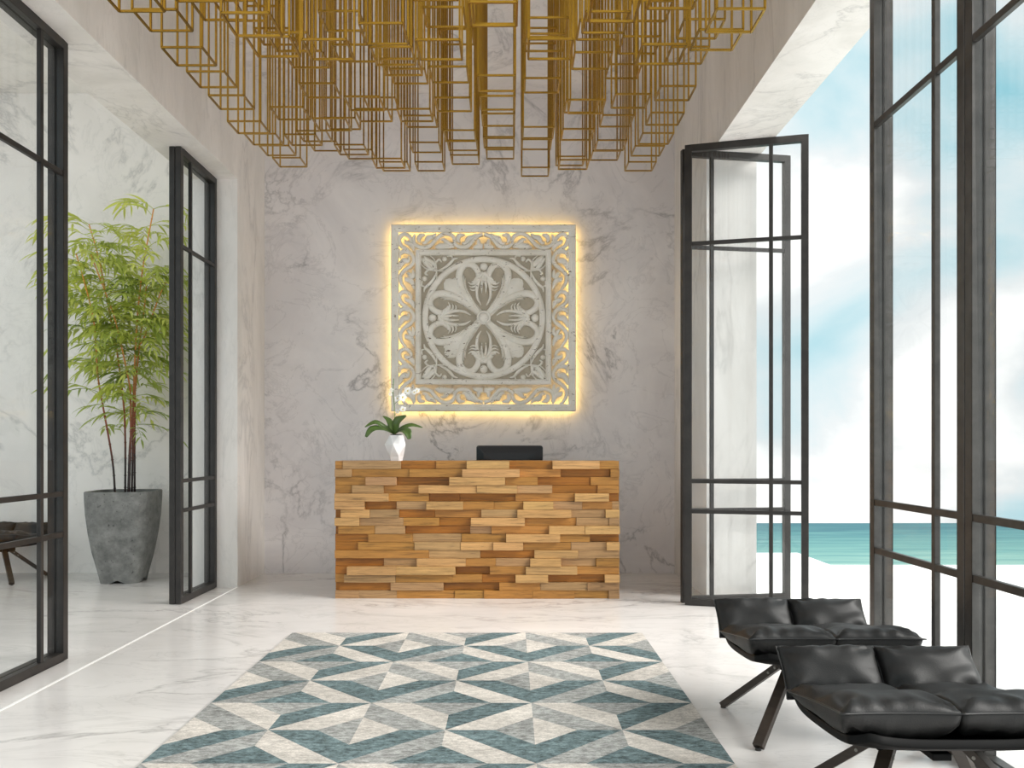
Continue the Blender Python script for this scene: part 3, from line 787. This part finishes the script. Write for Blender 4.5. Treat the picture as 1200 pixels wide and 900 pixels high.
# ------------------------------------------------------------------ planter with bamboo
PCX, PCY = -3.553, 7.87
pl = empty('potted_bamboo', (PCX, PCY, 0)); tag(pl, 'tall leafy bamboo in a tapered grey concrete planter beside the courtyard wall', 'potted plant')
def sup(a, n_, t):
    c, s = math.cos(t), math.sin(t); r = a/((abs(c)**n_+abs(s)**n_)**(1/n_)); return r*c, r*s
prof = [(.175, 0, 4.5), (.181, .03, 4.5), (.20, .12, 4.5), (.237, .28, 4.5), (.265, .45, 4.5), (.284, .62, 4.5), (.292, .76, 4.5), (.294, .828, 4.5), (.288, .834, 4.5), (.268, .834, 4.5), (.262, .828, 4.5), (.25, .70, 4.5)]
NS = 64; b = MB(); rz0 = R(5)
for a, z, n_ in prof:
    for k in range(NS):
        x, y = sup(a, n_, 2*math.pi*k/NS+.0001); x, y = x*math.cos(rz0)-y*math.sin(rz0), x*math.sin(rz0)+y*math.cos(rz0)
        zz = z
        if z < .01:                                     # recess between the four feet
            tt = (2*math.pi*k/NS) % (math.pi/2)
            if tt < .33 or tt > math.pi/2-.33: zz = .03
        b.v.append(Vector((x, y, zz)))
for i in range(len(prof)-1):
    for k in range(NS): b.f.append((i*NS+k, i*NS+(k+1) % NS, (i+1)*NS+(k+1) % NS, (i+1)*NS+k)); b.c.append(None)
b.f.append(tuple(range(NS))[::-1]); b.c.append(None)
b.build('planter', M['concrete'], pl, smooth=False)
b = MB(); vs = []
for k in range(NS):
    x, y = sup(.252, 4.5, 2*math.pi*k/NS); b.v.append(Vector((x*math.cos(rz0)-y*math.sin(rz0), x*math.sin(rz0)+y*math.cos(rz0), .79)))
b.f.append(tuple(range(NS))); b.c.append(None); b.v.append(Vector((0, 0, .77))); b.build('soil', M['soil'], pl)
canes = [([(135,577),(133,551),(129,522),(119,467),(114.4,438),(111,386),(104.4,351),(89.3,297.6)], -.10),
         ([(146.7,577),(146.7,513),(144.4,469),(136.7,409),(132,385),(116.9,308),(104.4,263)], .06),
         ([(151,577),(153,520),(153,469),(151,446.7),(136.7,382),(125.8,349),(106.6,298.4)], -.08),
         ([(154.4,577),(155.5,530),(156,480),(160,386.7),(166.7,319),(180,245)], -.03),
         ([(157.8,577),(157.8,504),(159,447),(165.6,386.7),(168,372),(172,330)], .08),
         ([(150,577),(152,524),(155.6,491),(163,409),(168,398),(188,344),(196.5,328.7)], .02)]
def canecol(t):
    a, m_, c = srgb(34, 10, 8), srgb(140, 66, 28), srgb(238, 165, 84)
    if t < .26: k = max(0, (t-.10)/.16); return tuple(a[i]+(m_[i]-a[i])*k for i in range(3))
    k = min(1, (t-.26)/.3); return tuple(m_[i]+(c[i]-m_[i])*k for i in range(3))
random.seed(21)
cl3 = []
for pts, yo in canes:
    P = []
    for i, (x, y) in enumerate(pts):
        Yc = PCY+yo-(i/len(pts))*.22; p = at(x, y, Yc); P.append(Vector((p.x-PCX, Yc-PCY, p.z)))
    P[0].z = .77; P = catmull(P, 6)
    # resample with nodes
    rad = []; cols = []; Q = []
    L = 0; nxt = .09
    for i in range(len(P)-1):
        L += (P[i+1]-P[i]).length
    acc = 0
    for i, p in enumerate(P):
        if i: acc += (P[i]-P[i-1]).length
        t = acc/L; r = .0098*(1-t)+.0055*t
        Q.append(p); rad.append(r)
    cols = [canecol((p.z-.77)/2.6) for p in Q]
    b = MB(); b.tube(Q, rad, 8, cols=cols)
    acc = 0
    for i in range(1, len(Q)):                       # node rings
        seg = (Q[i]-Q[i-1]).length; d = (Q[i]-Q[i-1]).normalized()
        while acc+seg > nxt:
            p = Q[i-1]+d*(nxt-acc); r = rad[i]*1.35
            b.tube([p-d*.006, p-d*.002, p+d*.003, p+d*.006], [rad[i]*.9, r, r, rad[i]*.9], 8, c=tuple(k*.75 for k in canecol((p.z-.77)/2.6))); nxt += random.uniform(.11, .16)
        acc += seg
    b.build('cane', M['cane'], pl, smooth=True); cl3.append(Q)
fol = MB()
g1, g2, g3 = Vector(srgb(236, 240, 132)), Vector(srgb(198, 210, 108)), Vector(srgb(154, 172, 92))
def blade(mb, p, d, L, w, c, droop):
    d = d.normalized(); P = [p]; cur = d.copy(); k = 4; q = p.copy()
    for i in range(k):
        q = q+cur*L/k; P.append(q.copy()); cur = (cur+Vector((0, 0, -droop))).normalized()
    s = d.cross(Vector((0, 0, 1)))
    if s.length < .05: s = Vector((1, 0, 0))
    s.normalize(); s = (s+Vector((random.uniform(-.5, .5), random.uniform(-.5, .5), random.uniform(-.6, .6)))).normalized()
    W = [.12, 1, .95, .55, .02]; nn = s.cross(d).normalized()
    vs = []
    for i, (pp, ww) in enumerate(zip(P, W)): vs += [pp-s*w*ww+nn*w*ww*.25, pp, pp+s*w*ww+nn*w*ww*.25]
    fs = []
    for i in range(k):
        a = i*3; fs += [(a, a+1, a+4, a+3), (a+1, a+2, a+5, a+4)]
    mb.add(vs, fs, tuple(c))
def frond(p, ang, L, rise, nl, c, ls):
    d = Vector((math.cos(ang), math.sin(ang)*.7, rise)).normalized(); P = [p]; cur = d.copy(); q = p.copy(); k = 8
    for i in range(k):
        q = q+cur*L/k; P.append(q.copy()); cur = (cur+Vector((0, 0, -.16))).normalized()
    fol.tube(P, [.0028-.0002*i for i in range(k+1)], 4, c=tuple(c*.9))
    for i in range(nl):
        t = .22+.78*i/(nl-1); f = t*k; a = min(int(f), k-1); pp = P[a].lerp(P[a+1], f-a); tg = (P[a+1]-P[a]).normalized()
        sd = tg.cross(Vector((0, 0, 1))).normalized()*(1 if i % 2 else -1)
        dd = tg*random.uniform(.7, 1.1)+sd*random.uniform(.5, .9)+Vector((0, 0, random.uniform(-.35, .15)))
        if i == nl-1: dd = tg
        blade(fol, pp, dd, ls*random.uniform(.75, 1.15)*(1-.25*t), ls*.07*random.uniform(.8, 1.2), c*random.uniform(.85, 1.12), random.uniform(.08, .3))
for Q in cl3:
    zt_ = Q[-1].z
    nfr = 52
    for i in range(nfr):
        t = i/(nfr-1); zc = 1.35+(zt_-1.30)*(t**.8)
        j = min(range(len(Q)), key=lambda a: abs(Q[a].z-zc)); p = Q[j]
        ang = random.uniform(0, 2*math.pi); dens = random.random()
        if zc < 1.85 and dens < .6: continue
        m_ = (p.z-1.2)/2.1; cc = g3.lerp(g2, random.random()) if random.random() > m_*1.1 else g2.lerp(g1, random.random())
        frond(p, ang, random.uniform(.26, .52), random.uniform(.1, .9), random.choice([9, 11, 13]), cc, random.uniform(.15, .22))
# keep the foliage off the wall and the door
for v in fol.v:
    if v.y > .44: v.y = .44-(v.y-.44)*.3
    if v.x > .68: v.x = .68+(v.x-.68)*.1
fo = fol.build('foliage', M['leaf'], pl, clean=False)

# ------------------------------------------------------------------ lounge chairs
def pillow(w, d, h, seed, nx=26, ny=26, pinch=.10, wr=1.0, lo=1.0):
    """closed cushion, centre at origin, seam in the xy plane, thickness along z"""
    vs = []; fs = []; idx = {}
    def pt(i, j, s):
        u = -1+2*i/nx; v = -1+2*j/ny
        x = w/2*u*(1-pinch*(1-v*v)*abs(u)**3*.55); y = d/2*v*(1-pinch*(1-u*u)*abs(v)**3*.55)
        e = max(0, (1-abs(u)**2.6)*(1-abs(v)**2.6))
        z = s*h/2*e**(.42 if s > 0 else .36)*(1 if s > 0 else lo)
        r = math.hypot(1-abs(u), 1-abs(v)); ang = math.atan2(1-abs(v), 1-abs(u))
        k = math.exp(-r*r*3.0)*min(1, e*6)                       # folds radiating from the corners
        z += wr*k*.013*math.sin(ang*5.5+seed*1.7+(u > 0)*2+(v > 0)*3)
        ed = math.exp(-(1-abs(v))*5)*min(1, e*6)*(.6+.4*math.sin(seed+u*3))       # puckers along front / rear seams
        z += wr*.008*ed*math.sin(u*17+seed)
        nz = noise.noise(Vector((u*1.5+seed*5, v*1.5, s*3.1)))
        z += .014*nz*min(1, e*3)
        return Vector((x, y, z))
    for s in (1, -1):
        for i in range(nx+1):
            for j in range(ny+1):
                if s == -1 and (i in (0, nx) or j in (0, ny)): idx[(s, i, j)] = idx[(1, i, j)]; continue
                idx[(s, i, j)] = len(vs); vs.append(pt(i, j, s))
        for i in range(nx):
            for j in range(ny):
                a = (idx[(s, i, j)], idx[(s, i+1, j)], idx[(s, i+1, j+1)], idx[(s, i, j+1)])
                fs.append(a if s == 1 else a[::-1])
    rim = [(i, 0) for i in range(nx)]+[(nx, j) for j in range(ny)]+[(i, ny) for i in range(nx, 0, -1)]+[(0, j) for j in range(ny, 0, -1)]
    seam = [vs[idx[(1, i, j)]].copy() for i, j in rim]; seam.append(seam[0].copy())
    return vs, fs, seam
def place(vs, mat): return [mat @ v for v in vs]
def make_chair():
    e = empty('lounge_chair', (0, 0, 0))
    # shell
    prof = [(-.345, .352), (-.30, .330), (-.20, .312), (-.05, .300), (.08, .295), (.17, .305), (.235, .345), (.28, .40), (.315, .462)]
    P = catmull([(0, a, z) for a, z in prof], 4); nxs = 14; vs = []; fs = []
    n = len(P)
    for layer in (0, 1):
        for i, p in enumerate(P):
            t_ = i/(n-1); d = (P[min(i+1, n-1)]-P[max(i-1, 0)]).normalized(); nr = Vector((0, -d.z, d.y))
            hwid = .332-.05*max(0, abs(t_-.5)*2-.75)/.25
            th = .028
            for k in range(nxs+1):
                u = -1+2*k/nxs; lift = .020*abs(u)**4
                q = Vector((hwid*u, p.y, p.z))+nr*(0 if layer == 0 else th)+Vector((0, 0, lift)); vs.append(q)
    m = n*(nxs+1)
    for i in range(n-1):
        for k in range(nxs):
            a = i*(nxs+1)+k; fs.append((a, a+nxs+1, a+nxs+2, a+1)); fs.append((m+a, m+a+1, m+a+nxs+2, m+a+nxs+1))
    for i in range(n-1):
        a = i*(nxs+1); fs.append((a, m+a, m+a+nxs+1, a+nxs+1)); a += nxs; fs.append((a, a+nxs+1, m+a+nxs+1, m+a))
    for k in range(nxs):
        fs.append((k, k+1, m+k+1, m+k)); a = (n-1)*(nxs+1)+k; fs.append((a, m+a, m+a+1, a+1))
    b = MB(); b.add(vs, fs); b.build('seat_shell', M['shell'], e, smooth=True, bevel=.004)
    for sx in (-1, 1):
        # back cushion
        ang = math.atan2(.165, .135)
        mt = Matrix.Translation((sx*.178, .254, .420)) @ Matrix.Rotation(ang, 4, 'X')
        v, f, seam = pillow(.362, .205, .12, 2+sx, pinch=.07)
        b = MB(); b.add(place(v, mt), f); c = b.build('back_cushion', M['leather'], e, smooth=True)
        b = MB(); b.tube(place(seam, mt), .0032, 6); b.build('piping', M['piping'], c, smooth=True)
        # seat cushion, thin and low at the back, thick at the front
        mt = Matrix.Translation((sx*.178, -.075, .412)) @ Matrix.Rotation(R(-8.5), 4, 'X')
        v, f, seam = pillow(.372, .515, .105, 5+sx*2, pinch=.11, wr=1.3, lo=2.1)
        def warp(p):
            t_ = (p.y+.2575)/.515                                # 0 front .. 1 rear
            q = Vector(p); q.z *= (1.0-.25*t_) if q.z > 0 else 1-.42*t_
            q.z -= .012*max(0, 1-abs(t_-.55)/.18)*1.2 if q.z > 0 else 0
            return q
        v = [warp(p) for p in v]
        b = MB(); b.add(place(v, mt), f); c = b.build('seat_cushion', M['leather'], e, smooth=True)
        b = MB(); b.tube(place(seam, mt), .0032, 6); b.build('piping', M['piping'], c, smooth=True)
    b = MB(); b.box(-.17, .17, -.125, -.005, .268, .297); b.box(-.03, .03, -.2, .07, .262, .285); b.build('hub_bracket', M['shell'], e, bevel=.003)
    for sx in (-1, 1):
        for fy in (.22, -.35):
            p = Vector((sx*.335, fy, .0)); qd = Vector((sx*.115, -.065+(.028 if fy > 0 else -.028), .292))
            b = MB(); d = (qd-p).normalized(); b.bar(p+Vector((0, 0, .014)), qd, .044, .03, (0, 0, 1)); lg = b.build('leg', M['legwood'], e, bevel=.002)
            b = MB(); b.lathe([(0, 0), (.013, 0), (.013, .012), (0, .012)], p.x, p.y, 12); b.build('foot_glide', M['piping'], lg)
            for t_ in (.86, .76):
                c = p.lerp(qd, t_); sd = Vector((0, 0, 1)); s2 = d.cross(Vector((0, 0, 1))).normalized(); up = s2.cross(d).normalized()
                side = s2 if s2.y < 0 else -s2
                b = MB(); b.tube([c+side*.021, c+side*.025], .006, 10); b.build('bolt', M['bolt'], lg)
    return e
c1 = make_chair(); c1.location = (1.355, 3.85, 0)
tag(c1, 'black leather lounge chair farther from the camera, before the folded door', 'lounge chair', 'black leather lounge chairs')
c2 = copy_tree(c1); c2.location = (1.355, 2.87, 0)
tag(c2, 'black leather lounge chair nearest the camera in the lower right corner', 'lounge chair', 'black leather lounge chairs')
c3 = copy_tree(c1); c3.location = (-4.785, 7.98, 0)
tag(c3, 'black leather lounge chair in the courtyard behind the left glass door', 'lounge chair', 'black leather lounge chairs')

# ------------------------------------------------------------------ world, sun, camera
w = bpy.data.worlds.new('sky'); sc.world = w; w.use_nodes = True; nt = w.node_tree; nt.nodes.clear()
out = N(nt, 'ShaderNodeOutputWorld'); bg = N(nt, 'ShaderNodeBackground'); nt.links.new(bg.outputs[0], out.inputs[0])
tc = N(nt, 'ShaderNodeTexCoord')
mp = N(nt, 'ShaderNodeMapping'); mp.inputs['Scale'].default_value = (1, 1, 1.7); mp.inputs['Location'].default_value = (.3, .1, .2)
nt.links.new(tc.outputs['Generated'], mp.inputs[0])
n1 = N(nt, 'ShaderNodeTexNoise'); setin(n1, Scale=3.0, Detail=7, Roughness=.5, Distortion=.3); nt.links.new(mp.outputs[0], n1.inputs['Vector'])
cr = ramp(nt, n1.outputs[0], [(.32, srgb(138, 190, 202)), (.44, srgb(188, 209, 214)), (.52, srgb(212, 217, 218)), (.62, (1.0, .985, .955))])
nt.links.new(cr.outputs[0], bg.inputs[0]); bg.inputs[1].default_value = 1.0
sun = bpy.data.lights.new('sun', 'SUN'); sun.energy = 4.6; sun.angle = R(38); sun.color = (1, .97, .93)
so = bpy.data.objects.new('sun', sun); col.objects.link(so)
so.rotation_euler = Vector((1, -.32, .72)).to_track_quat('Z', 'Y').to_euler()
cam = bpy.data.cameras.new('camera'); co = bpy.data.objects.new('camera', cam); col.objects.link(co)
co.location = (0, 0, H); co.rotation_euler = (R(90), 0, 0)
cam.sensor_width = 36; cam.lens = 36*F/1200; cam.clip_end = 2000
cam.shift_x = (600-VX)/1200; cam.shift_y = (VY-450)/1200
sc.camera = co
sc.view_settings.view_transform = 'Standard'; sc.view_settings.look = 'None'; sc.view_settings.exposure = .45; sc.view_settings.gamma = 1
sc.view_settings.use_curve_mapping = False
